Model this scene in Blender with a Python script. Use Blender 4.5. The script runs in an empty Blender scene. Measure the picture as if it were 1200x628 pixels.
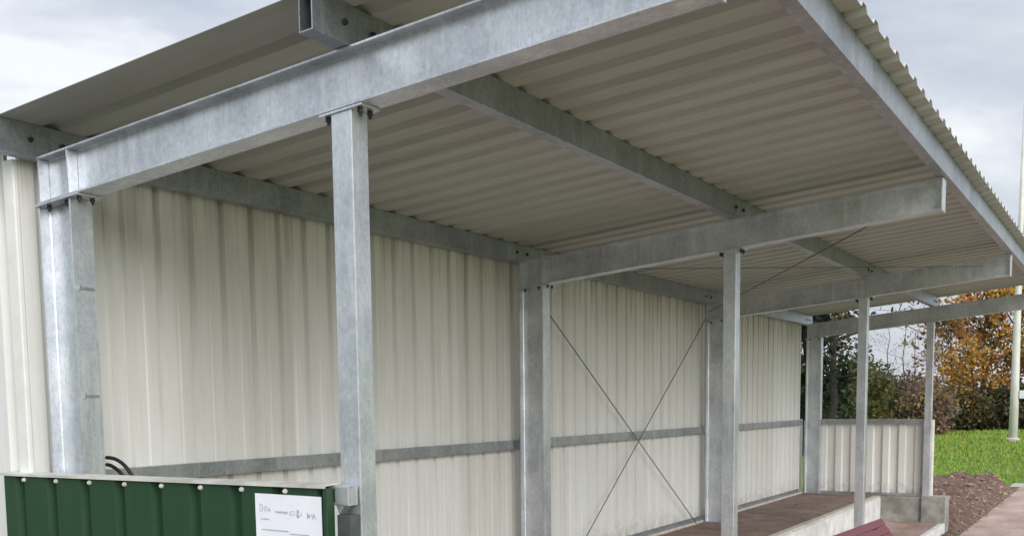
import bpy, math, random
from mathutils import Vector, Matrix, noise
random.seed(7)
R = math.radians
scene = bpy.context.scene
COL = scene.collection

# ------------------------------------------------------------------ dimensions (metres)
L = 4.5                       # bay, frames stand at y = 0, L, 2L, 3L
ZR, T = 2.6225, 0.0947        # underside of the rafters at x = 0 and their rise per metre
DR, RB = 0.217, 0.120         # rafter depth and flange width
H = 0.231                     # column section depth
XP, PW = 1.826, 0.100         # post centre and width
XE = 3.300                    # rafter tip
UP, LOW, GR = 0.19, -0.19, -0.35   # upper step, lower step, ground
def zr(x): return ZR + T * x

# ------------------------------------------------------------------ node helpers
class NT:
    def __init__(s, name):
        s.m = bpy.data.materials.new(name); s.m.use_nodes = True
        s.t = s.m.node_tree; s.b = s.t.nodes['Principled BSDF']
    def n(s, typ, **kw):
        nd = s.t.nodes.new(typ)
        for k, v in kw.items():
            if k.startswith('i_'): nd.inputs[k[2:].replace('_', ' ')].default_value = v
            else: setattr(nd, k, v)
        return nd
    def l(s, a, b): s.t.links.new(a, b)
    def pos(s, scale=(1, 1, 1)):
        g = s.n('ShaderNodeNewGeometry'); m = s.n('ShaderNodeMapping')
        m.inputs['Scale'].default_value = scale
        s.l(g.outputs['Position'], m.inputs['Vector']); return m.outputs['Vector']
    def noise(s, scale, stretch=(1, 1, 1), detail=4, rough=.6, dist=0):
        nd = s.n('ShaderNodeTexNoise'); nd.inputs['Scale'].default_value = scale
        nd.inputs['Detail'].default_value = detail; nd.inputs['Roughness'].default_value = rough
        nd.inputs['Distortion'].default_value = dist
        s.l(s.pos(stretch), nd.inputs['Vector']); return nd.outputs['Fac']
    def ramp(s, fac, stops):
        r = s.n('ShaderNodeValToRGB'); e = r.color_ramp.elements
        while len(e) < len(stops): e.new(.5)
        for q, (p, c) in zip(e, stops):
            q.position = p; q.color = tuple(c) + (1,) if len(c) == 3 else c
        s.l(fac, r.inputs['Fac']); return r.outputs['Color']
    def mix(s, fac, a, b, mode='MIX'):
        m = s.n('ShaderNodeMix', data_type='RGBA', blend_type=mode)
        for sock, v in ((m.inputs[0], fac), (m.inputs[6], a), (m.inputs[7], b)):
            if hasattr(v, 'is_output'): s.l(v, sock)
            elif isinstance(v, (int, float)): sock.default_value = v
            else: sock.default_value = tuple(v) + (1,)
        return m.outputs[2]
    def val(s, fac, lo, hi):
        m = s.n('ShaderNodeMapRange'); m.inputs['To Min'].default_value = lo; m.inputs['To Max'].default_value = hi
        s.l(fac, m.inputs['Value']); return m.outputs['Result']
    def bump(s, h, strength=.2, dist=.01):
        b = s.n('ShaderNodeBump'); b.inputs['Strength'].default_value = strength; b.inputs['Distance'].default_value = dist
        s.l(h, b.inputs['Height']); s.l(b.outputs['Normal'], s.b.inputs['Normal'])
    def out(s, col=None, rough=None, metal=None):
        for v, nm in ((col, 'Base Color'), (rough, 'Roughness'), (metal, 'Metallic')):
            if v is None: continue
            k = s.b.inputs[nm]
            if hasattr(v, 'is_output'): s.l(v, k)
            elif isinstance(v, (int, float)): k.default_value = v
            else: k.default_value = tuple(v) + (1,)
        return s.m

def galvanised(name, lo, hi, metal=.85):
    m = NT(name)
    v = m.n('ShaderNodeTexVoronoi'); v.inputs['Scale'].default_value = 62
    m.l(m.pos(), v.inputs['Vector'])
    sp = m.n('ShaderNodeSeparateColor'); m.l(v.outputs['Color'], sp.inputs['Color'])
    big = m.noise(2.6, detail=9, rough=.72)
    run = m.noise(16, (1, 1, .12), detail=4)
    c = m.ramp(big, [(.36, lo), (.5, [(a + b) / 2 for a, b in zip(lo, hi)]), (.64, hi)])
    c = m.mix(m.ramp(m.noise(95, (1, 1, .35), detail=5, rough=.7), [(.42, (0, 0, 0)), (.75, (.42,) * 3)]), c, [a * .62 for a in lo])
    c = m.mix(.11, c, m.ramp(sp.outputs['Red'], [(0, (.15, .155, .165)), (1, (.85, .86, .88))]))
    c = m.mix(m.ramp(run, [(.52, (0, 0, 0)), (.72, (.55, .55, .55))]), c, [min(.88, a * 1.12) for a in hi])
    m.bump(m.noise(60, detail=3), .12, .002)
    return m.out(c, m.val(big, .34, .50), metal)

def cladding(name, base, dirt, amt=.5, vert=(1, 1, .07), lap=0, stains=False):
    m = NT(name)
    st = m.noise(9, vert, detail=6, rough=.7)
    fine = m.noise(34, vert, detail=4)
    bl = m.noise(1.1, detail=5, rough=.6)
    c = m.mix(m.ramp(st, [(.45, (0, 0, 0)), (.78, (amt,) * 3)]), base, dirt)
    c = m.mix(m.ramp(fine, [(.5, (0, 0, 0)), (.85, (amt * .6,) * 3)]), c, [a * .7 for a in base])
    c = m.mix(m.ramp(bl, [(.4, (0, 0, 0)), (.75, (.22,) * 3)]), c, [min(1, a * 1.15) for a in base])
    g = m.n('ShaderNodeNewGeometry'); xyz = m.n('ShaderNodeSeparateXYZ'); m.l(g.outputs['Position'], xyz.inputs[0])
    def math_(op, a, b):
        k = m.n('ShaderNodeMath', operation=op)
        for i, v in enumerate((a, b)):
            if hasattr(v, 'is_output'): m.l(v, k.inputs[i])
            else: k.inputs[i].default_value = v
        return k.outputs[0]
    if lap:            # each sheet of the cladding has aged a little differently
        wn = m.n('ShaderNodeTexWhiteNoise', noise_dimensions='1D')
        m.l(math_('FLOOR', math_('DIVIDE', math_('ADD', xyz.outputs['Y'], .11), lap), 0), wn.inputs['W'])
        c = m.mix(1.0, c, m.ramp(wn.outputs['Value'], [(0, (.88, .87, .84)), (1, (1.0, 1.0, 1.0))]), 'MULTIPLY')
    if stains:         # grime washed down from the eaves and splashed up from the floor
        col = m.noise(7, (1, 1, .05), detail=7, rough=.75)
        down = m.n('ShaderNodeMapRange'); m.l(xyz.outputs['Z'], down.inputs['Value'])
        for k, v in (('From Min', 1.9), ('From Max', 3.0), ('To Min', -.28), ('To Max', .26)): down.inputs[k].default_value = v
        c = m.mix(m.ramp(math_('ADD', col, down.outputs['Result']), [(.57, (0, 0, 0)), (.82, (.52,) * 3)]), c, (.21, .19, .155))
        upn = m.n('ShaderNodeMapRange'); m.l(xyz.outputs['Z'], upn.inputs['Value'])
        for k, v in (('From Min', .2), ('From Max', .75), ('To Min', .22), ('To Max', -.35)): upn.inputs[k].default_value = v
        c = m.mix(m.ramp(math_('ADD', m.noise(13, detail=7, rough=.75), upn.outputs['Result']), [(.5, (0, 0, 0)), (.8, (.5,) * 3)]), c, (.27, .23, .18))
    m.bump(m.noise(3, detail=2), .1, .02)
    return m.out(c, m.val(bl, .38, .6))

def plain(name, c1, c2, scale=20, rough=.7, metal=0, bump=0, bscale=60):
    m = NT(name)
    c = m.ramp(m.noise(scale, detail=5), [(.35, c1), (.68, c2)])
    if bump: m.bump(m.noise(bscale, detail=5), bump, .01)
    return m.out(c, rough, metal)

M = {}
M['galv'] = galvanised('galvanised_steel', (.54, .57, .615), (.84, .875, .92), .86)
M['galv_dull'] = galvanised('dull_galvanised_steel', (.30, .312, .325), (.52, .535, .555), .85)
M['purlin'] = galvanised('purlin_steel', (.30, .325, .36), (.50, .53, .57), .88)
M['cream'] = cladding('cream_wall_sheet', (.765, .775, .755), (.46, .455, .42), .42, lap=.94, stains=True)
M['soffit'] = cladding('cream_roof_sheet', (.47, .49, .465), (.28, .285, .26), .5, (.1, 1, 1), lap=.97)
M['green'] = cladding('green_wall_sheet', (.012, .052, .02), (.030, .062, .036), .75, (1, 1, .25))
M['green_trim'] = plain('green_trim_paint', (.012, .045, .018), (.018, .06, .024), 12, .45)
M['white_trim'] = plain('white_trim_paint', (.72, .72, .68), (.82, .82, .79), 6, .4)
M['cap_trim'] = plain('weathered_white_capping', (.42, .42, .38), (.68, .68, .63), 5, .5)
M['bolt'] = plain('bolt_steel', (.03, .03, .032), (.07, .07, .075), 40, .5, .6)
M['screw'] = plain('screw_washer', (.55, .56, .5), (.7, .7, .66), 40, .4)
M['rod'] = plain('brace_rod_steel', (.10, .10, .102), (.2, .2, .205), 30, .5, .5)
M['dark_upright'] = plain('dark_grey_green_paint', (.05, .062, .058), (.08, .092, .088), 14, .55)
M['paper'] = plain('notice_paper', (.78, .80, .86), (.84, .86, .90), 8, .6)
M['ink'] = plain('blue_black_ink', (.22, .22, .34), (.36, .35, .48), 90, .7)
M['red_ink'] = plain('faded_red_ink', (.45, .22, .30), (.55, .32, .38), 90, .7)
M['black'] = plain('black_rubber', (.008, .008, .009), (.02, .02, .022), 30, .45)
M['kerb'] = plain('pale_concrete_kerb', (.42, .39, .34), (.60, .57, .52), 9, .85, 0, .4)
M['riser'] = plain('whitened_concrete', (.55, .55, .53), (.78, .78, .76), 4, .8, 0, .3)
M['block'] = plain('grey_concrete', (.20, .195, .175), (.38, .37, .34), 6, .9, 0, .6, 40)
m = NT('reddish_brown_paving')
c = m.ramp(m.noise(3.5, detail=7, rough=.7), [(.3, (.13, .085, .068)), (.5, (.21, .145, .12)), (.7, (.31, .235, .20))])
c = m.mix(m.ramp(m.noise(45, detail=3), [(.5, (0, 0, 0)), (.8, (.5,) * 3)]), c, (.10, .07, .06))
m.bump(m.noise(70, detail=4), .5, .01); M['upper'] = m.out(c, .9)
m = NT('pinkish_paving')
c = m.ramp(m.noise(2.2, (1, .4, 1), detail=7, rough=.65), [(.3, (.25, .165, .135)), (.5, (.37, .262, .22)), (.72, (.50, .395, .345))])
m.bump(m.noise(80, detail=4), .4, .01); M['path'] = m.out(c, .9)
M['pale_path'] = plain('pale_grey_concrete', (.36, .31, .28), (.47, .42, .38), 3, .9, 0, .3)
M['bounce_dark'] = plain('dark_bounce_surface', (.055, .053, .05), (.10, .096, .09), 5, .9, 0, .4)  # for the added apron, kept dark to cut light bounced up under the beams
M['maroon'] = cladding('maroon_paint', (.16, .032, .042), (.09, .022, .028), .7, (1, .1, 1))
m = NT('brown_soil')
c = m.ramp(m.noise(7, detail=8, rough=.75), [(.3, (.065, .036, .026)), (.5, (.17, .10, .074)), (.7, (.31, .215, .17))])
m.bump(m.noise(18, detail=8, rough=.75), 1, .06); M['soil'] = m.out(c, .95)
M['clod'] = plain('soil_clod', (.12, .07, .05), (.38, .265, .205), 10, .95, 0, .8, 30)
m = NT('meadow_green')
c = m.ramp(m.noise(.35, detail=8, rough=.7), [(.3, (.075, .15, .018)), (.5, (.105, .19, .025)), (.7, (.14, .21, .04))])
c = m.mix(m.ramp(m.noise(2.2, detail=6), [(.56, (0, 0, 0)), (.75, (.5,) * 3)]), c, (.17, .17, .05))
m.bump(m.noise(9, detail=8), 1, .08); M['lawn'] = m.out(c, .95)
for i, cc in enumerate([(.165, .255, .03), (.185, .28, .037), (.21, .295, .05)]):
    M['blade%d' % i] = plain('grass_blade_%s' % ('dark', 'mid', 'pale')[i], cc, [a * 1.3 for a in cc], 2, .8)
M['bark'] = plain('grey_brown_bark', (.035, .028, .022), (.10, .085, .07), 14, .95, 0, .8, 30)
M['dark_bark'] = plain('dark_bark', (.015, .012, .010), (.045, .036, .03), 14, .95, 0, .8, 30)
M['pole'] = plain('cream_white_pole_paint', (.58, .57, .52), (.72, .71, .66), 1.5, .5)
M['lamp_white'] = plain('white_enamel', (.7, .72, .74), (.8, .8, .82), 4, .4)
def leaf(name, c):
    m = NT(name)
    col = m.ramp(m.noise(1.3, detail=3), [(.3, [a * .75 for a in c]), (.7, [min(1, a * 1.25) for a in c])])
    m.out(col, .65)
    tr = m.n('ShaderNodeBsdfTranslucent'); m.l(col, tr.inputs['Color'])
    mx = m.n('ShaderNodeMixShader'); mx.inputs[0].default_value = .42
    o = m.t.nodes['Material Output']
    m.l(m.b.outputs[0], mx.inputs[1]); m.l(tr.outputs[0], mx.inputs[2]); m.l(mx.outputs[0], o.inputs['Surface'])
    return m.m
LF = {}
for k, c in dict(dk1=(.016, .026, .013), dk2=(.036, .05, .022), dk3=(.075, .082, .034), ol1=(.13, .115, .03), ol2=(.22, .17, .045),
                 or1=(.52, .25, .04), or2=(.36, .13, .022), or3=(.62, .36, .08), br1=(.16, .095, .06), br2=(.24, .145, .10),
                 pu1=(.15, .105, .11), gr1=(.06, .09, .025), gr2=(.10, .125, .03), tan=(.40, .27, .15)).items():
    LF[k] = leaf('leaf_' + k.rstrip('123') + '_' + dict(zip('123', ('deep', 'mid', 'light'))).get(k[-1], 'dry'), c)

# ------------------------------------------------------------------ mesh builder
class MB:
    def __init__(s): s.v = []; s.f = []; s.mi = []
    def face(s, idx, mi=0): s.f.append(tuple(idx)); s.mi.append(mi)
    def box(s, x0, x1, y0, y1, z0, z1, mi=0):
        return s.prism([(x0, y0), (x1, y0), (x1, y1), (x0, y1)], lambda p, e: (p[0], p[1], z1 if e else z0), mi)
    def prism(s, prof, fn, mi=0):
        """profile polygon swept from end 0 to end 1 by fn(point, end)"""
        n = len(prof); b = len(s.v)
        for e in (0, 1): s.v += [Vector(fn(p, e)) for p in prof]
        for i in range(n):
            j = (i + 1) % n; s.face((b + i, b + j, b + n + j, b + n + i), mi)
        s.face(range(b + n - 1, b - 1, -1), mi); s.face(range(b + n, b + 2 * n), mi)
        return s
    def tube(s, pts, rad, n=8, mi=0):
        b = len(s.v); pts = [Vector(p) for p in pts]
        if not isinstance(rad, (list, tuple)): rad = [rad] * len(pts)
        for i, p in enumerate(pts):
            d = (pts[min(i + 1, len(pts) - 1)] - pts[max(i - 1, 0)]).normalized()
            a = d.orthogonal().normalized() if abs(d.z) > .99 or True else None
            if i and True:
                a = (pa - d * pa.dot(d)); a = a.normalized() if a.length > 1e-6 else d.orthogonal().normalized()
            pa = a; c = d.cross(a)
            for k in range(n):
                t = 2 * math.pi * k / n
                s.v.append(p + (a * math.cos(t) + c * math.sin(t)) * rad[i])
        for i in range(len(pts) - 1):
            for k in range(n):
                j = (k + 1) % n
                s.face((b + i * n + k, b + i * n + j, b + (i + 1) * n + j, b + (i + 1) * n + k), mi)
        s.face([b + k for k in range(n - 1, -1, -1)], mi); e = b + (len(pts) - 1) * n
        s.face([e + k for k in range(n)], mi)
        return s
    def build(s, name, mats, parent=None, loc=(0, 0, 0), bevel=0, smooth=False, fix=True):
        me = bpy.data.meshes.new(name)
        me.from_pydata([tuple(v) for v in s.v], [], s.f)
        for mt in (mats if isinstance(mats, (list, tuple)) else [mats]): me.materials.append(mt)
        me.polygons.foreach_set('material_index', s.mi)
        if fix:
            import bmesh
            bm = bmesh.new(); bm.from_mesh(me); bmesh.ops.recalc_face_normals(bm, faces=bm.faces); bm.to_mesh(me); bm.free()
        if smooth: me.polygons.foreach_set('use_smooth', [True] * len(me.polygons))
        me.update()
        o = bpy.data.objects.new(name, me); COL.objects.link(o)
        o.location = loc
        if parent: o.parent = parent
        if bevel:
            b = o.modifiers.new('bevel', 'BEVEL'); b.width = bevel; b.segments = 2; b.limit_method = 'ANGLE'; b.angle_limit = R(50)
        return o
def tag(o, label=None, cat=None, group=None, kind=None):
    for k, v in (('label', label), ('category', cat), ('group', group), ('kind', kind)):
        if v: o[k] = v
    return o
def thing(name, label, cat, loc=(0, 0, 0), group=None):
    o = bpy.data.objects.new(name, None); COL.objects.link(o); o.location = loc; o.empty_display_size = .2
    return tag(o, label, cat, group)
def copy_tree(o, parent=None, loc=None):
    c = o.copy(); COL.objects.link(c)
    if parent: c.parent = parent
    if loc is not None: c.location = loc
    for ch in list(o.children): copy_tree(ch, c)
    return c

def ibeam(b, d, tf=.0105, tw=.007):
    h = b / 2; w = tw / 2; r = .006
    return [(-h, 0), (h, 0), (h, tf), (w + r, tf), (w, tf + r), (w, d - tf - r), (w + r, d - tf), (h, d - tf), (h, d), (-h, d),
            (-h, d - tf), (-w - r, d - tf), (-w, d - tf - r), (-w, tf + r), (-w - r, tf), (-h, tf)]
def rrect(x0, x1, y0, y1, r=.012, n=4):
    p = []
    for cx, cy, a in ((x1 - r, y1 - r, 0), (x0 + r, y1 - r, 90), (x0 + r, y0 + r, 180), (x1 - r, y0 + r, 270)):
        for k in range(n + 1):
            t = R(a + 90 * k / n); p.append((cx + r * math.cos(t), cy + r * math.sin(t)))
    return p
def cprof(w, d, th=.004, lip=.016):
    """C section, web on the +u side, open towards -u"""
    return [(0, 0), (w, 0), (w, d), (0, d), (0, d - lip), (th, d - lip), (th, d - th), (w - th, d - th), (w - th, th), (th, th), (th, lip), (0, lip)]
def sheet(mb, fn, u0, u1, v0, v1, prof, pitch, phase, th=.0025, mi=(0, 0), flat=None):
    """trapezoidal sheet: prof = list of (offset along pitch, depth); fn(u, v, w) -> point; w along the normal"""
    pts = []          # flat(u) tells where the sheet has no rib
    k = math.floor((u0 - phase) / pitch) - 1
    while phase + k * pitch < u1 + pitch:
        pts += [(phase + k * pitch + a, 0 if flat and flat(phase + k * pitch + a) else w) for a, w in prof]; k += 1
    def at(u):
        for (a, wa), (b, wb) in zip(pts, pts[1:]):
            if a <= u <= b and b > a: return wa + (wb - wa) * (u - a) / (b - a)
        return 0
    line = [(u0, at(u0))] + [p for p in pts if u0 + 1e-4 < p[0] < u1 - 1e-4] + [(u1, at(u1))]
    n = len(line); b = len(mb.v)
    for v in (v0, v1):
        for off in (0, th):
            mb.v += [Vector(fn(u, v, w + off)) for u, w in line]
    A, B, Cc, D = b, b + n, b + 2 * n, b + 3 * n
    for i in range(n - 1):
        mb.face((A + i, A + i + 1, Cc + i + 1, Cc + i), mi[0]); mb.face((B + i, D + i, D + i + 1, B + i + 1), mi[1])
        mb.face((A + i, B + i, B + i + 1, A + i + 1), mi[0]); mb.face((Cc + i, Cc + i + 1, D + i + 1, D + i), mi[0])
    mb.face((A, Cc, D, B), mi[0]); mb.face((A + n - 1, B + n - 1, D + n - 1, Cc + n - 1), mi[0])
    return mb
def bolt_mb(r=.011, h=.014):
    return MB().prism([(r * math.cos(k * math.pi / 3), r * math.sin(k * math.pi / 3)) for k in range(6)], lambda p, e: (p[0], p[1], 0 if e else -h)) \
        .prism([(r * .55 * math.cos(k * math.pi / 4), r * .55 * math.sin(k * math.pi / 4)) for k in range(8)], lambda p, e: (p[0], p[1], -h if e else -h - .012))

# ================================================================== SHELTER
sh = thing('spectator_shelter', 'long open fronted shelter of galvanised steel frames with cream ribbed sheets beside the path', 'shelter')

# ---- columns
def make_column():
    tp = ibeam(RB, H)
    col = MB().prism([(w, u) for u, w in tp], lambda p, e: (p[0], p[1], zr(p[0]) - .0125 if e else UP - .35)).build('column', M['galv'], sh, bevel=.0008)
    MB().prism([(-.012, 0), (H + .062, 0), (H + .062, 1), (-.012, 1)],
               lambda p, e: (p[0], -RB / 2 - .012 + p[1] * (RB + .024), zr(p[0]) - (.001 if e else .0115))).build('cap_plate', M['galv'], col, bevel=.001)
    for bx in (.05, H - .05, H + .035):
        for by in (-.036, .036):
            bolt_mb().build('bolt', M['bolt'], col, (bx, by, zr(bx) - .012))
    MB().box(-.03, H + .04, -RB / 2 - .04, RB / 2 + .04, UP + .001, UP + .014).build('base_plate', M['galv_dull'], col, bevel=.001)
    return col
column = make_column()
for k in (1, 2, 3): copy_tree(column, sh, (0, k * L, 0))
# cable clips on the flange of the first column only
for zc in (1.72, 2.22):
    MB().box(H + .001, H + .007, -.035, .045, zc, zc + .012).box(H + .001, H + .014, -.043, -.0355, zc - .006, zc + .022).build('clip', M['galv_dull'], column, bevel=.001)

# ---- rafters
def make_rafter():
    r = MB().prism(ibeam(RB, DR), lambda p, e: ((XE if e else -.004), p[0], zr(XE if e else -.004) + p[1])).build('rafter', M['galv'], sh, bevel=.0015)
    for xs in (.012, H - .012):
        for s in (-1, 1):
            MB().prism([(0, 0), (1, 0), (1, 1), (0, 1)],
                       lambda p, e: (xs - .005 + .010 * e, s * (.0042 + p[0] * (RB / 2 - .0062)), zr(xs) + .0115 + p[1] * (DR - .023))).build('stiffener', M['galv'], r, bevel=.001)
    MB().prism(rrect(-RB / 2 - .004, RB / 2 + .004, -.006, DR - .004, .004, 2), lambda p, e: (XE + .001 + .011 * e, p[0], zr(XE) + p[1])).build('end_plate', M['galv'], r, bevel=.001)
    return r
rafter = make_rafter()
for k in (1, 2, 3): copy_tree(rafter, sh, (0, k * L, 0))

# ---- posts
def make_post():
    h = PW / 2
    p_ = MB().prism(rrect(XP - h, XP + h, -h, h, .004, 2), lambda p, e: (p[0], p[1], zr(p[0]) - .0115 if e else LOW)).build('post', M['galv'], sh)
    MB().prism([(XP - .105, 0), (XP + .105, 0), (XP + .105, 1), (XP - .105, 1)],
               lambda p, e: (p[0], -.058 + .116 * p[1], zr(p[0]) - (.001 if e else .011))).build('cap_plate', M['galv'], p_, bevel=.001)
    for bx in (-.078, .078):
        for by in (-.03, .03):
            bolt_mb(.012, .016).build('bolt', M['bolt'], p_, (XP + bx, by, zr(XP + bx) - .0115))
    MB().box(XP - .1, XP + .1, -.1, .1, LOW + .001, LOW + .013).build('base_plate', M['galv_dull'], p_, bevel=.001)
    return p_
post = make_post()
for k in (1, 2, 3): copy_tree(post, sh, (0, k * L, 0))

# ---- purlins on the rafters: hollow sections, open at the ends
def hollow(x0, x1, d, th, ya, yb):
    mb = MB(); o = [(x0, 0), (x1, 0), (x1, d), (x0, d)]; i_ = [(x0 + th, th), (x1 - th, th), (x1 - th, d - th), (x0 + th, d - th)]
    for y in (ya, yb):
        for pr in (o, i_): mb.v += [Vector((p[0], y, zr(p[0]) + DR + .001 + p[1])) for p in pr]
    for k in range(4):
        j = (k + 1) % 4
        mb.face((k, j, 8 + j, 8 + k)); mb.face((4 + k, 12 + k, 12 + j, 4 + j)); mb.face((k, 4 + k, 4 + j, j)); mb.face((8 + k, 8 + j, 12 + j, 12 + k))
    return mb
YS, YE = -.262, 3 * L + .262
for x0, x1 in ((-.062, .003), (1.815, 1.880), (3.272, 3.336)):
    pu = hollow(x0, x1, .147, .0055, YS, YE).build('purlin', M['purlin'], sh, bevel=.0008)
    for k in range(4):
        y = k * L
        for dy in (-.085, .085) if x1 < 3 else ():
            MB().tube([(x1 + .0005, y + dy, zr(x1) + DR + .075), (x1 + .012, y + dy, zr(x1) + DR + .075)], .012, 6).build('bolt', M['bolt'], pu)
        MB().box(x0 - .011, x0 - .003, y - .055, y + .055, zr(x0) + DR + .003, zr(x0) + DR + .125).build('cleat', M['galv_dull'], pu)

# ---- roof cladding (ribs up, pans sit on the purlins)
RP = .2424
rprof = [(-.030, .027), (.030, .027), (.056, 0), (.1864, 0)]
mb = MB()
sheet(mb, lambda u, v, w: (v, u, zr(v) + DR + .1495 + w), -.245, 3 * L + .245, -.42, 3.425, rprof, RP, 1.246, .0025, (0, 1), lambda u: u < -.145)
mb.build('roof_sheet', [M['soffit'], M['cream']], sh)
# ---- back wall
gp = [(0, 0), (.163, 0), (.175, .033), (.222, .033), (.2345, 0)]
wprof = [(0, 0), (.078, 0), (.084, .009), (.092, .009), (.098, 0), (.175, 0), (.184, .032), (.216, .032), (.225, 0)]
mb = MB()
sheet(mb, lambda u, v, w: (-.100 - w, u, v), -.087, 3 * L - .05, UP + .012, 2.972, wprof, .235, .73 - .203, .0025)
wall = mb.build('wall_sheet', M['cream'], sh)
MB().box(-.175, -.094, -.1165, -.088, UP, 2.835).build('corner_flashing', M['white_trim'], sh, bevel=.006)
mb = MB(); sheet(mb, lambda u, v, w: (u, -.106 + w, v), -.40, -.1755, UP, 2.93, gp, .2375, -.42, .0025)
mb.build('wall_sheet', M['cream'], sh)
MB().box(-.115, -.095, 3 * L - .049, 3 * L - .015, UP, 2.93).box(-.115, -.095, 3 * L - .0145, 3 * L + .16, UP, 1.36).build('end_flashing', M['white_trim'], sh, bevel=.003)
# ---- girt and bottom rail along the back wall
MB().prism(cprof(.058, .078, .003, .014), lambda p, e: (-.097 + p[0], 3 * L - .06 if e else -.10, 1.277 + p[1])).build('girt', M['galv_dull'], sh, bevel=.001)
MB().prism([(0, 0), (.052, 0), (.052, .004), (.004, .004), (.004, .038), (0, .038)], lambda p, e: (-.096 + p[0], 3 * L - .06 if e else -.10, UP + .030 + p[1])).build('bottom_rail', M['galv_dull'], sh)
# ---- cross bracing in the second bay
rd = .005
def rod(name, a, b, r=rd):
    MB().tube([a, b], r, 8).build(name, M['rod'], sh, smooth=True)
rod('brace_rod', (-.018, L + .06, 2.72), (-.018, 2 * L - .30, UP + .01))
rod('brace_rod', (-.004, 2 * L - .06, 2.66), (-.004, L + .93, UP + .01))
rod('brace_rod', (.03, 2 * L - .08, zr(.03) + .10), (3.06, L + .08, zr(3.06) + .10))
rod('brace_rod', (.25, L + .08, zr(.25) + .13), (3.05, 2 * L - .08, zr(3.05) + .13), .0032)

# ---- low end walls
end = MB()
PX0, PX1 = -.245, 1.772
sheet(end, lambda u, v, w: (u, -.153 + w, v), PX0, PX1, LOW + .06, 1.352, gp, .2375, -.323, .0025, (0, 1))
ep = end.build('end_wall_sheet', [M['green'], M['cream']], sh)
for k in range(8):
    xs = -.085 + .2375 * k
    if xs < PX1 - .03:
        MB().tube([(xs, -.1515, 1.333), (xs, -.158, 1.333)], .0105, 10).tube([(xs, -.158, 1.333), (xs, -.164, 1.333)], .008, 6).build('screw', M['screw'], ep)
MB().box(PX1 + .0005, PX1 + .022, -.160, -.112, LOW + .06, 1.350).build('edge_trim', M['green_trim'], ep, bevel=.003)
MB().prism([(-.166, 1.350), (-.163, 1.350), (-.163, 1.3585), (-.085, 1.362), (-.085, 1.366), (-.166, 1.3625)], lambda p, e: (PX1 + .02 if e else PX0 - .01, p[0], p[1])).build('capping', M['cap_trim'], ep)
MB().prism(cprof(.052, .078, .004, .012), lambda p, e: (1.868 if e else -.09, -.116 + p[0], 1.281 + p[1])).build('top_rail', M['galv'], ep, bevel=.001)
MB().box(1.800, 1.866, -.118, -.056, 1.284, 1.356).prism([(1.80, 1.283), (1.84, 1.283), (1.815, 1.245)], lambda p, e: (p[0], -.112 + .05 * e, p[1])).build('bracket', M['galv'], ep, bevel=.002)
MB().box(1.800, 1.868, -.108, -.053, LOW, 1.244).build('upright', M['dark_upright'], ep, bevel=.003)
# far end
yf = 3 * L + .066
far = MB()
gp2 = [(0, 0), (.105, 0), (.125, .033), (.212, .033), (.232, 0)]
sheet(far, lambda u, v, w: (u, yf + .034 - w, v), -.06, 1.862, UP + .012, 1.340, gp2, .2375, .09, .0025, (0, 1))
fp = far.build('end_wall_sheet', [M['green'], M['cream']], sh)
MB().box(H + .004, XP - .052, 3 * L - .005, yf + .0025, 1.296, 1.362).build('top_rail', M['galv_dull'], fp, bevel=.002)
MB().box(H + .004, XP - .052, 3 * L + .01, yf + .0025, UP + .004, UP + .044).build('bottom_rail', M['galv_dull'], fp, bevel=.002)
MB().box(1.863, 1.900, yf - .005, yf + .05, UP + .012, 1.35).build('edge_trim', M['white_trim'], fp, bevel=.002)

# ================================================================== terrace the shelter stands on
te = thing('concrete_terrace', 'two stepped concrete terrace with reddish paving and whitened riser under the shelter', 'terrace')
XS = 1.165
Y0, Y1 = -.35, 3 * L - .055
MB().box(-.02, XS - .09, Y0, Y1, GR - .1, UP).build('upper_step', M['upper'], te)
MB().box(XS - .0895, XS, Y0, Y1, GR - .1, UP + .004).build('step_edge', M['kerb'], te, bevel=.006)
MB().box(XS + .001, XS + .012, Y0, Y1, LOW + .001, UP - .028).build('riser', M['riser'], te, bevel=.003)
MB().box(-.17, -.021, Y0, Y1, GR - .1, UP + .028).build('wall_kerb', M['kerb'], te, bevel=.006)
MB().box(XS + .0005, 2.03, Y0, Y1 - .003, GR - .1, LOW).build('lower_step', M['path'], te)
MB().box(2.031, 2.115, Y0, Y1 - .003, GR - .1, LOW + .004).build('front_kerb', M['riser'], te, bevel=.008)
ew = thing('end_plinth', 'low grey concrete block wall under the far end cladding of the shelter', 'wall', (0, 3 * L + .1, GR))
MB().box(-.15, XP - .06, -.152, .16, -.1, UP - GR + .001).build('plinth', M['block'], ew, bevel=.01)
MB().box(XP - .058, 2.115, -.20, .18, -.1, UP - GR + .012).build('pier', M['block'], ew, bevel=.012)

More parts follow.
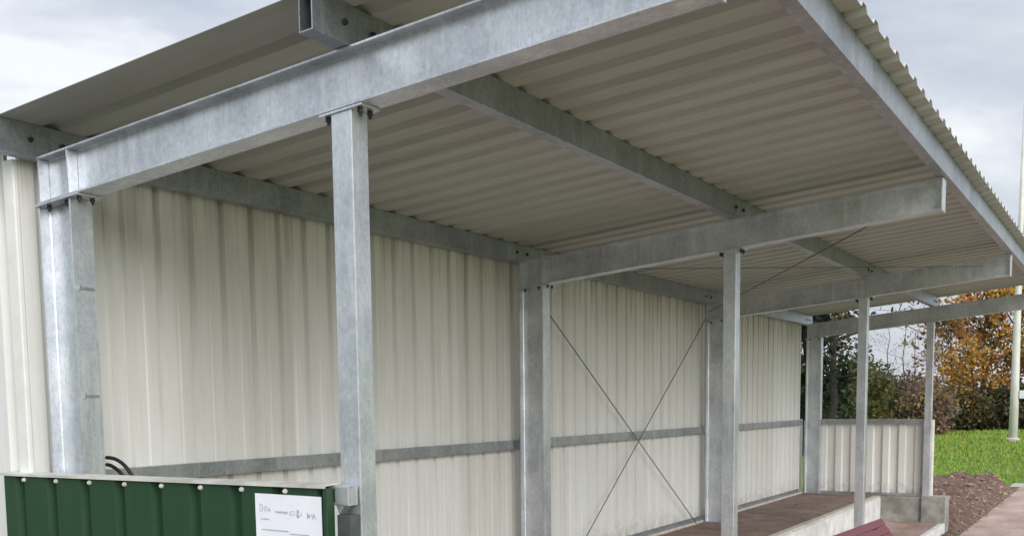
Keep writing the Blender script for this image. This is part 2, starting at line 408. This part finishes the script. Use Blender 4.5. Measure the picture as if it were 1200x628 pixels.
# ================================================================== notice, pipes, bench
nt = thing('notice', 'white handwritten paper notice fixed to the right end of the green panel', 'notice', (1.59, -.1525, 1.32))
W = .350; HH = .47
mb = MB(); nx, nz = 8, 10
for e in (0, 1):
    for j in range(nz + 1):
        for i in range(nx + 1):
            u = i / nx - .5; v = j / nz
            mb.v.append(Vector((u * W, -.0015 * e - .0025 - .003 * math.sin(3.0 * (u + .5)) * v - .002 * (1 - v) * abs(u * 2) ** 3, -v * HH - .012 * (u + .5) * .3)))
st = (nx + 1) * (nz + 1)
for e in (0, 1):
    for j in range(nz):
        for i in range(nx):
            a = e * st + j * (nx + 1) + i; q = (a, a + 1, a + nx + 2, a + nx + 1)
            mb.face(q if e else q[::-1])
sheet_o = mb.build('sheet', M['paper'], nt, smooth=True, fix=False)
def paper_pt(X, Y):            # handwriting laid out in millimetres from the sheet's top left corner
    u = X / 350. - .5; v = Y / 470.
    return Vector((u * W, -.0048 - .003 * math.sin(3.0 * (u + .5)) * v - .002 * (1 - v) * abs(u * 2) ** 3, -v * HH - .012 * (u + .5) * .3))
def stroke(mb, pts, w):
    P = [paper_pt(*q) for q in pts]
    for a, b in zip(P, P[1:]):
        d = b - a
        if d.length < 1e-6: continue
        d.normalize(); n = Vector((-d.z, 0, d.x)) * (w / 2900.)
        a2, b2 = a - d * (w / 3000.), b + d * (w / 3000.)
        i = len(mb.v); mb.v += [a2 - n, b2 - n, b2 + n, a2 + n]
        mb.v += [q + Vector((0, -.0004, 0)) for q in mb.v[i:i + 4]]
        mb.face((i + 4, i + 5, i + 6, i + 7))
        mb.face((i, i + 1, i + 5, i + 4)); mb.face((i + 2, i + 3, i + 7, i + 6))
def scribble(mb, x0, x1, y, h, w, step=6, seed=1):
    rnd = random.Random(seed); pts = []; x = x0; k = 0
    while x < x1:
        pts.append((x, y + (h * .5 if k % 2 else -h * .5) * rnd.uniform(.35, 1))); x += step * rnd.uniform(.6, 1.3); k += 1
    stroke(mb, pts, w)
def write(name, mat, *strokes):
    mb = MB()
    for f in strokes: f(mb)
    mb.build(name, mat, nt, fix=False)
S = lambda pts, w: (lambda mb: stroke(mb, pts, w))
Q = lambda *a: (lambda mb: scribble(mb, *a))
write('writing', M['ink'], S([(26, 42), (25, 72), (36, 70), (42, 58), (38, 46), (26, 42)], 2.6))
write('writing', M['ink'], S([(56, 50), (49, 58), (52, 70), (60, 70), (63, 58), (56, 50)], 2.4))
write('writing', M['ink'], S([(70, 56), (72, 70), (78, 60), (80, 72)], 2.2))
write('writing', M['ink'], Q(106, 178, 71, 11, 2.6, 5, 3))
write('writing', M['ink'], S([(202, 64), (190, 66), (186, 74), (192, 80), (203, 78)], 2.4))
write('writing', M['ink'], S([(232, 86), (222, 66), (227, 58), (233, 65), (220, 80), (228, 89), (237, 78)], 4))
write('writing', M['ink'], S([(278, 66), (276, 88), (284, 72), (286, 86), (292, 74)], 3.6))
write('writing', M['ink'], S([(300, 70), (304, 88), (312, 70), (318, 88)], 3))
write('writing', M['ink'], Q(30, 74, 103, 6, 2.4, 4, 5))
write('writing', M['ink'], Q(34, 178, 146, 6, 2.8, 5, 6))
write('writing', M['ink'], Q(180, 285, 156, 6, 2.8, 5, 8))
write('writing', M['ink'], Q(288, 326, 165, 5, 2.2, 5, 9))
write('writing', M['red_ink'], S([(246, 66), (243, 74), (250, 80)], 2.4))
write('writing', M['red_ink'], S([(210, 62), (212, 80)], 2))

def bez(p, n=18):
    out = []
    for i in range(n + 1):
        t = i / n; q = [Vector(a) for a in p]
        while len(q) > 1: q = [a.lerp(b, t) for a, b in zip(q, q[1:])]
        out.append(q[0])
    return out
for tip, mid, lab in (((.066, .2, 1.424), (.27, .2, 1.43), 'black hose end curving up behind the green panel, the upper of two'),
                      ((.078, .19, 1.390), (.19, .19, 1.385), 'shorter black hose end just below the other above the green panel')):
    o = MB().tube(bez([(.36, .26, UP + .006), (.36, .24, .8), (.34, .22, 1.25), mid, tip], 26), .0095, 10).build('hose', M['black'], smooth=True)
    tag(o, lab, 'hose')

be = thing('bench', 'maroon painted bench with a tilted backrest beside the white riser', 'bench', (2.345, 7.0, LOW)); be.rotation_euler.z = R(-3.3)
BL0, BL1 = -1.45, .955
c0 = Vector((2.273, 0, .450)) - Vector((2.40, 0, LOW)); c1 = Vector((2.425, 0, .235)) - Vector((2.40, 0, LOW))
d = (c1 - c0).normalized(); n = Vector((d.z, 0, -d.x)) * -1
n = Vector((-d.z, 0, d.x))
if n.x < 0: n = -n
nb = 3; full = (c1 - c0).length
for k in range(nb):
    a = c0 + d * (full * k / nb + .003); b = c0 + d * (full * (k + 1) / nb - .003)
    prof = [a, b, b - n * .03, a - n * .03]
    MB().prism(prof, lambda p, e: (p.x, BL1 if e else BL0, p.z)).build('backrest_slat', M['maroon'], be, bevel=.006)
for k in range(3):
    x0 = .045 + .115 * k
    MB().box(x0, x0 + .108, BL0, BL1, .36, .392).build('seat_slat', M['maroon'], be, bevel=.006)
for yb in (BL0 + .2, BL1 - .25):
    MB().box(.05, .11, yb - .025, yb + .025, .004, .358).build('leg', M['dark_upright'], be, bevel=.004)
    MB().box(.30, .35, yb - .025, yb + .025, GR - LOW, .358).build('leg', M['dark_upright'], be, bevel=.004)
    a = c0 - n * .031; b = c1 - n * .031 + d * .10
    MB().prism([a, b, b - n * .04, a - n * .04], lambda p, e: (p.x, yb + (.025 if e else -.025), p.z)).build('backrest_bracket', M['dark_upright'], be, bevel=.003)

# ================================================================== ground
def grid(name, mat, x0, x1, y0, y1, z, nx=1, ny=1, f=None):
    mb = MB()
    for j in range(ny + 1):
        for i in range(nx + 1):
            x = x0 + (x1 - x0) * i / nx; y = y0 + (y1 - y0) * j / ny
            mb.v.append(Vector((x, y, z + (f(x, y) if f else 0))))
    for j in range(ny):
        for i in range(nx):
            a = j * (nx + 1) + i; mb.face((a, a + 1, a + nx + 2, a + nx + 1))
    return mb.build(name, mat, fix=False, smooth=True)
tag(grid('ground', M['lawn'], -700, 700, -700, 900, GR - .004), kind='structure')
tag(grid('path', M['path'], 2.33, 6.4, -12, 23.2, GR + .002), kind='structure')
tag(grid('bounce_apron', M['bounce_dark'], -14, 2.32, -14, -.4, GR + .001), kind='structure')  # unseen apron, added to keep green grass bounce off the near steel
tag(grid('cross_path', M['pale_path'], 2.1, 12.0, 22.9, 24.1, GR + .006), kind='structure')
def mound(x, y):
    a = max(0, min(1, (x + .7) / 1.1)) * max(0, min(1, (2.42 - x) / .55)); b = max(0, min(1, (y - 13.72) / .4)) * max(0, min(1, (23.0 - y) / 1.8))
    if x > 2.06 and y > 8: b = max(b, min(1, (x - 2.06) / .1) * min(1, (y - 8) / 2) * .55 * max(0, min(1, (23 - y) / 3)))
    a = a * a * (3 - 2 * a); b = b * b * (3 - 2 * b)
    v = Vector((x, y, 0))
    return a * b * (.34 + .13 * noise.noise(v * .9) + .09 * noise.noise(v * 3.1) + .055 * noise.noise(v * 7.3) + .03 * noise.noise(v * 15)) - .03
hp = thing('soil_heap', 'long low heap of brown soil between the shelter end and the path', 'soil heap', (1, 18, GR))
g = grid('soil', M['soil'], -.7, 2.45, 8.0, 23.0, GR, 60, 260, mound); g.parent = hp; g.location = (-1, -18, -GR)
cl = MB(); rnd = random.Random(4)
for k in range(1500):
    x = rnd.uniform(-.4, 2.38); y = rnd.uniform(13.8, 22.4); s = rnd.uniform(.014, .075) * rnd.uniform(.5, 1)
    z = GR + max(mound(x, y), -.004); b = len(cl.v)
    for vx, vy, vz in ((1, 0, 0), (0, 1, 0), (-1, 0, 0), (0, -1, 0), (0, 0, .8), (0, 0, -.6)):
        cl.v.append(Vector((x - 1 + vx * s * rnd.uniform(.6, 1.3), y - 18 + vy * s * rnd.uniform(.6, 1.3), z - GR + vz * s * rnd.uniform(.6, 1.2))))
    for q in ((0, 1, 4), (1, 2, 4), (2, 3, 4), (3, 0, 4), (1, 0, 5), (2, 1, 5), (3, 2, 5), (0, 3, 5)): cl.face([b + i for i in q])
tag(cl.build('clods', M['clod'], hp, fix=False), kind='stuff')

# grass blades and fallen leaves over the visible lawn
gb = MB(); rnd = random.Random(11)
for k in range(52000):
    y = 14 + 62 * rnd.random() ** 1.5
    x = rnd.uniform(-.16 * (y + 3) - 1.5, 3.4 + .03 * y) if y > 24.2 else rnd.uniform(-6, 1.9 if y > 22.9 else -.3)
    h = rnd.uniform(.035, .085) * (1 + (y - 14) / 60); w = h * .28; t = rnd.uniform(0, math.pi); dx, dy = math.cos(t) * w, math.sin(t) * w
    lx, ly = rnd.uniform(-.5, .5) * h, rnd.uniform(-.5, .5) * h; b = len(gb.v)
    gb.v += [Vector((x - dx, y - dy, GR - .004)), Vector((x + dx, y + dy, GR - .004)), Vector((x + lx, y + ly, GR + h))]
    gb.face((b, b + 1, b + 2), rnd.choice((0, 0, 1, 1, 1, 2)))
tag(gb.build('grass', [M['blade0'], M['blade1'], M['blade2']], fix=False), kind='stuff')
fl = MB()
for k in range(1100):
    y = 18 + 58 * rnd.random() ** .8; x = rnd.uniform(-.16 * (y + 3) - 1, 2.2) if y > 25.3 else rnd.uniform(-2.5, .6)
    s = rnd.uniform(.03, .07); t = rnd.uniform(0, 6.28); b = len(fl.v)
    z = GR + (.02 if y > 23 or x < -.6 else max(mound(x, y), 0) + .02)
    for q in range(4): fl.v.append(Vector((x + s * math.cos(t + q * 1.57), y + s * math.sin(t + q * 1.57), z + rnd.uniform(0, .05))))
    fl.face((b, b + 1, b + 2, b + 3), rnd.choice((0, 1)))
for k in range(46):
    x = rnd.uniform(.02, 1.9) ** 1.0; y = rnd.uniform(5, 13.3); s = rnd.uniform(.02, .045); t = rnd.uniform(0, 6.28); b = len(fl.v)
    for q in range(4): fl.v.append(Vector((x + s * math.cos(t + q * 1.57), y + s * .6 * math.sin(t + q * 1.57), (UP if x < XS - .04 else LOW) + .008 + rnd.uniform(0, .015))))
    fl.face((b, b + 1, b + 2, b + 3), rnd.choice((0, 1)))
tag(fl.build('fallen_leaves', [LF['or1'], LF['tan']], fix=False), kind='stuff')

# ================================================================== trees and shrubs
def limb(mb, rnd, p, d, ln, r, depth, tips, n=6, droop=0.0, spread=.7, kids=3):
    pts = [p]; k = 4; q = p.copy(); dd = d.copy()
    for i in range(k):
        dd = (dd + Vector((rnd.uniform(-1, 1), rnd.uniform(-1, 1), rnd.uniform(-.6, .8) - droop)) * .16).normalized()
        q = q + dd * ln / k; pts.append(q.copy())
    rad = [r * (1 - .55 * i / k) for i in range(k + 1)]
    mb.tube(pts, rad, n)
    if depth == 0: tips.append((q, dd)); return
    for i in range(kids):
        t = rnd.uniform(.35, 1); j = min(int(t * k), k - 1); s = pts[j].lerp(pts[j + 1], t * k - j)
        a = rnd.uniform(0, 6.28); o = dd.orthogonal().normalized(); o = Matrix.Rotation(a, 3, dd) @ o
        nd = (dd * (1 - spread) + o * spread + Vector((0, 0, .15 - droop))).normalized()
        limb(mb, rnd, s, nd, ln * rnd.uniform(.5, .72), r * .5, depth - 1, tips, max(4, n - 1), droop, spread, kids)
    tips.append((q, dd))
def leaves(mb, rnd, c, rad, cnt, size, nm):
    """a loose clump of leaf faces about c"""
    base = rnd.randrange(nm)
    for k in range(cnt):
        v = Vector((rnd.gauss(0, 1), rnd.gauss(0, 1), rnd.gauss(0, .8))) * rad * .55
        p = c + v; s = size * rnd.uniform(.55, 1.3)
        a = Vector((rnd.gauss(0, 1), rnd.gauss(0, 1), rnd.gauss(0, 1))).normalized(); b_ = a.orthogonal().normalized()
        b_ = Matrix.Rotation(rnd.uniform(0, 6.28), 3, a) @ b_
        i = len(mb.v)
        mb.v += [p - a * s, p + b_ * s * .5, p + a * s, p - b_ * s * .5]
        mb.face((i, i + 1, i + 2, i + 3), base if rnd.random() < .6 else rnd.randrange(nm))
def tree(name, label, loc, hgt, rad, mats, seed, leaf_n=24, leaf_s=.12, clump=.5, trunk_r=None, base=.25, depth=2, bark='bark', group=None, n_main=9,
         shape=1.0, cat='tree', lean=(0, 0), fill=0, spread=.7, trunks=1):
    rnd = random.Random(seed); t = thing(name, label, cat, loc, group)
    tr = MB(); tips = []; tr_r = trunk_r or hgt * .019
    for s in range(trunks):
        off = Vector((rnd.uniform(-.25, .25), rnd.uniform(-.25, .25), 0)) * (rad * .6 if trunks > 1 else 0)
        pts = [Vector((off.x, off.y, -.15))]; k = 8
        for i in range(1, k + 1):
            f = i / k; pts.append(Vector((off.x + lean[0] * f + rnd.uniform(-1, 1) * hgt * .012 + off.x * f, off.y + lean[1] * f + rnd.uniform(-1, 1) * hgt * .012, hgt * .93 * f)))
        tr.tube(pts, [tr_r * (1.25 if i == 0 else 1) * (1 - .85 * i / k) + .004 for i in range(k + 1)], 8)
        for m_ in range(n_main):
            f = base + (1 - base) * (m_ + rnd.random() * .7) / n_main; f = min(f, .97)
            j = min(int(f * k), k - 1); p = pts[j].lerp(pts[j + 1], f * k - j)
            a = m_ * 2.4 + rnd.uniform(-.4, .4); w = math.sin(math.pi * min(1, max(.08, ((f - base) / (1 - base)) ** shape * .9 + .1)))
            up = rnd.uniform(.1, .6)
            limb(tr, rnd, p, Vector((math.cos(a), math.sin(a), up)).normalized(), rad * (.35 + .65 * w) * rnd.uniform(.75, 1.1), tr_r * .42 * (1.05 - f * .7), depth, tips, 5, .05, spread)
    tr.build('trunk', M[bark], t, smooth=True, fix=False)
    cr = MB()
    if leaf_n:
        for p, d_ in tips:
            if rnd.random() < .9: leaves(cr, rnd, p, clump * rnd.uniform(.6, 1.25), max(2, int(leaf_n * rnd.uniform(.4, 1.3))), leaf_s, len(mats))
        for k in range(fill):
            a = rnd.uniform(0, 6.28); z = rnd.random(); rr = rad * math.sqrt(rnd.random()) * math.sin(math.pi * (.12 + .82 * z ** shape))
            leaves(cr, rnd, Vector((rr * math.cos(a), rr * math.sin(a), hgt * (base * .6 + (1 - base * .6) * z))), clump, leaf_n, leaf_s, len(mats))
        cr.build('crown', [LF[m_] for m_ in mats], t, fix=False)
    return t
G0 = GR
# dark trees seen past the far frame
tree('evergreen_tree', 'nearly black evergreen tree rising right behind the far column', (-5.75, 35.0, G0), 9.5, 1.5, ['dk1', 'dk1', 'dk2'], 1, 26, .15, .5, base=.02, n_main=16, bark='dark_bark', fill=110, shape=.7)
tree('broadleaf_tree', 'tall dark olive tree with thin gappy foliage behind the far end panel', (-4.35, 33.0, G0), 8.2, 2.5, ['dk2', 'dk3', 'ol1'], 2, 15, .11, .42, base=.34, n_main=12, bark='dark_bark', fill=12)
tree('shrub', 'olive yellow shrub between the third and fourth posts', (-5.75, 44.5, G0), 3.25, 1.05, ['ol1', 'ol2', 'gr1', 'dk3'], 3, 16, .11, .4, base=.05, n_main=12, fill=45, cat='shrub', trunks=2)
tree('shrub', 'dark green bush in front of the olive shrub behind the end panel', (-6.5, 39.5, G0), 2.4, 1.3, ['dk2', 'gr1', 'dk3'], 4, 18, .12, .42, base=.03, n_main=11, fill=50, cat='shrub', trunks=3)
# bare saplings in the gap
for i, (x, y, h_, lab) in enumerate(((-7.6, 59.0, 6.6, 'bare thin sapling nearest the third post against the pale sky'),
                                     (-7.0, 60.5, 7.4, 'tallest bare sapling in the bright gap between posts'),
                                     (-6.3, 59.5, 6.2, 'bare forked sapling beside the far post'))):
    tree('sapling', lab, (x, y, G0), h_, 1.5, ['pu1', 'br2'], 20 + i, 2, .05, .35, base=.3, n_main=9, trunk_r=.05, spread=.45)
for i, (x, y, h_, r_, cols, lab) in enumerate((
        (-8.1, 62.0, 2.6, 1.6, ['gr1', 'dk3', 'br1'], 'dull green scrub bush left in the gap between posts'),
        (-6.6, 62.5, 2.7, 1.7, ['pu1', 'br1', 'br2'], 'purple brown twiggy bush under the bare saplings'),
        (-5.2, 58.0, 2.5, 1.1, ['br2', 'tan', 'pu1', 'ol2'], 'rusty brown bush just behind the far post'),
        (-9.8, 64.0, 4.2, 2.0, ['dk2', 'gr1', 'dk3'], 'dark green bush furthest left behind the column'))):
    tree('bush', lab, (x, y, G0), h_, r_, cols, 40 + i, 11, .13, .5, base=.04, n_main=10, fill=42, cat='bush', trunks=3, trunk_r=.05)
# autumn trees
AUT = 'autumn trees beyond the grass'
tree('autumn_tree', 'thin pinkish brown autumn tree with sky showing through beside the far post', (-5.9, 70.5, G0), 8.0, 2.2, ['br2', 'or2', 'tan'], 60, 11, .14, .55, base=.22, n_main=13, group=AUT, fill=22)
tree('autumn_tree', 'broad orange autumn tree in the middle of the tree line', (-4.1, 72.0, G0), 11.0, 2.9, ['or1', 'or3', 'or2', 'or3', 'ol2'], 61, 24, .16, .6, base=.2, n_main=14, group=AUT, fill=120)
tree('autumn_tree', 'tall brown and green autumn tree beside the white pole', (-2.2, 73.0, G0), 12.5, 2.6, ['ol1', 'gr2', 'or2', 'br1'], 62, 22, .16, .6, base=.14, n_main=15, group=AUT, fill=120)
tree('autumn_tree', 'golden autumn tree to the right of the white pole', (.6, 76.0, G0), 12.0, 3.0, ['or3', 'or1', 'ol2'], 63, 17, .15, .55, base=.15, n_main=13, group=AUT, fill=60)
tree('autumn_tree', 'small golden young tree low in front of the broad orange tree', (-4.9, 67.0, G0), 5.6, 1.6, ['or1', 'ol2', 'or3'], 64, 17, .13, .45, base=.12, n_main=11, group=AUT, fill=26)
for i, (x, y, h_, r_, cols, lab) in enumerate((
        (-5.75, 64.0, 2.3, .9, ['dk2', 'dk3', 'gr1'], 'round dark green bush right of the far post'),
        (-4.4, 67.0, 1.8, 1.4, ['dk3', 'br1', 'ol1'], 'low dark bush under the small golden young tree'),
        (-2.9, 68.0, 2.0, 1.5, ['dk2', 'gr1', 'br1'], 'low dark bush left of the white pole foot'),
        (-1.2, 69.0, 1.9, 1.6, ['dk2', 'br1', 'dk3'], 'low dark bush behind the white pole foot'),
        (1.0, 70.0, 2.5, 1.7, ['dk2', 'gr1', 'dk3'], 'low green bush right of the white pole'))):
    tree('bush', lab, (x, y, G0), h_, r_, cols, 80 + i, 16, .15, .5, base=.03, n_main=10, fill=48, cat='bush', trunks=3, trunk_r=.05, bark='dark_bark')

# ================================================================== floodlight pole
po = thing('white_pole', 'tall cream white pole with a small white box standing on the grass', 'pole', (-.30, 50.3, GR))
MB().tube([(0, 0, -.2), (0, 0, 3), (0, 0, 9), (0, 0, 15)], [.20, .175, .12, .07], 24).build('shaft', M['pole'], po, smooth=True)
MB().tube([(0, 0, -.05), (0, 0, .12), (0, 0, .16)], [.30, .30, .22], 24).build('foot', M['kerb'], po)
MB().box(.20, .46, -.12, .12, 1.95, 2.32).box(.16, .205, -.04, .04, 2.05, 2.2).build('box', M['lamp_white'], po, bevel=.02)

# ================================================================== sky, sun, camera
SUN_EL, SUN_AZ = 27, 126     # azimuth clockwise from +Y
w = bpy.data.worlds.new('World'); scene.world = w; w.use_nodes = True
nt_ = w.node_tree; N = nt_.nodes; bg = N['Background']
sky = N.new('ShaderNodeTexSky'); sky.sky_type = 'NISHITA'; sky.sun_disc = False
sky.sun_elevation = R(SUN_EL); sky.sun_rotation = R(SUN_AZ); sky.air_density = 1.2; sky.dust_density = 2
tc = N.new('ShaderNodeTexCoord'); mp = N.new('ShaderNodeMapping'); mp.inputs['Scale'].default_value = (1.5, 1.5, 3.6); mp.inputs['Location'].default_value = (.35, 1.1, .2)
n1 = N.new('ShaderNodeTexNoise'); n1.inputs['Scale'].default_value = 2.1; n1.inputs['Detail'].default_value = 8; n1.inputs['Roughness'].default_value = .56; n1.inputs['Distortion'].default_value = .3
rp = N.new('ShaderNodeValToRGB'); e = rp.color_ramp.elements
CL = 6.0
e[0].position = .36; e[0].color = (.52, .565, .665, 1); e[1].position = .62; e[1].color = (.95, .965, 1.0, 1)
e.new(.5).color = (.68, .715, .785, 1)
sc_ = N.new('ShaderNodeVectorMath'); sc_.operation = 'SCALE'; sc_.inputs['Scale'].default_value = CL
mx = N.new('ShaderNodeMix'); mx.data_type = 'RGBA'; mx.inputs[0].default_value = .9
lk = nt_.links.new
lk(tc.outputs['Generated'], mp.inputs['Vector']); lk(mp.outputs['Vector'], n1.inputs['Vector']); lk(n1.outputs['Fac'], rp.inputs['Fac'])
lk(rp.outputs['Color'], sc_.inputs[0]); lk(sky.outputs['Color'], mx.inputs[6]); 
sx = N.new('ShaderNodeSeparateXYZ'); lk(tc.outputs['Generated'], sx.inputs[0])
zm = N.new('ShaderNodeMapRange'); zm.inputs['From Min'].default_value = .45; zm.inputs['From Max'].default_value = 1; zm.inputs['To Min'].default_value = 1; zm.inputs['To Max'].default_value = 2.0; lk(sx.outputs['Z'], zm.inputs['Value'])
z2 = N.new('ShaderNodeVectorMath'); z2.operation = 'SCALE'; lk(sc_.outputs['Vector'], z2.inputs[0]); lk(zm.outputs['Result'], z2.inputs['Scale'])
lk(z2.outputs['Vector'], mx.inputs[7]); lk(mx.outputs[2], bg.inputs['Color'])
bg.inputs['Strength'].default_value = .1
sl = bpy.data.lights.new('sun', 'SUN'); sl.energy = 1.5; sl.angle = R(44); sl.color = (1, .985, .97)
so = bpy.data.objects.new('sun', sl); COL.objects.link(so); so.location = (20, -20, 30)
sd = Vector((math.sin(R(SUN_AZ)) * math.cos(R(SUN_EL)), math.cos(R(SUN_AZ)) * math.cos(R(SUN_EL)), math.sin(R(SUN_EL))))
so.rotation_euler = (-sd).to_track_quat('-Z', 'Y').to_euler()

cd = bpy.data.cameras.new('camera'); cam = bpy.data.objects.new('camera', cd); COL.objects.link(cam)
YAW, PITCH, ROLL = -.5336, -.1015, -.0112
fh = Vector((math.sin(YAW), math.cos(YAW), 0)); rt = Vector((math.cos(YAW), -math.sin(YAW), 0)); up = Vector((0, 0, 1))
fw = fh * math.cos(PITCH) + up * math.sin(PITCH); u2 = -fh * math.sin(PITCH) + up * math.cos(PITCH)
r2 = rt * math.cos(ROLL) + u2 * math.sin(ROLL); u3 = -rt * math.sin(ROLL) + u2 * math.cos(ROLL)
mat = Matrix((r2, u3, -fw)).transposed().to_4x4(); mat.translation = Vector((4.4865, -3.3015, 1.6736))
cam.matrix_world = mat
cd.sensor_width = 36; cd.lens = 1232.98 / 1200 * 36; cd.shift_y = (597.24 - 314) / 1200
cd.clip_start = .05; cd.clip_end = 3000
scene.camera = cam
scene.view_settings.view_transform = 'Standard'; scene.view_settings.look = 'None'
scene.view_settings.exposure = 0.8; scene.view_settings.gamma = 1
scene.cycles.use_denoising = True
scene.cycles.max_bounces = 10; scene.cycles.diffuse_bounces = 6
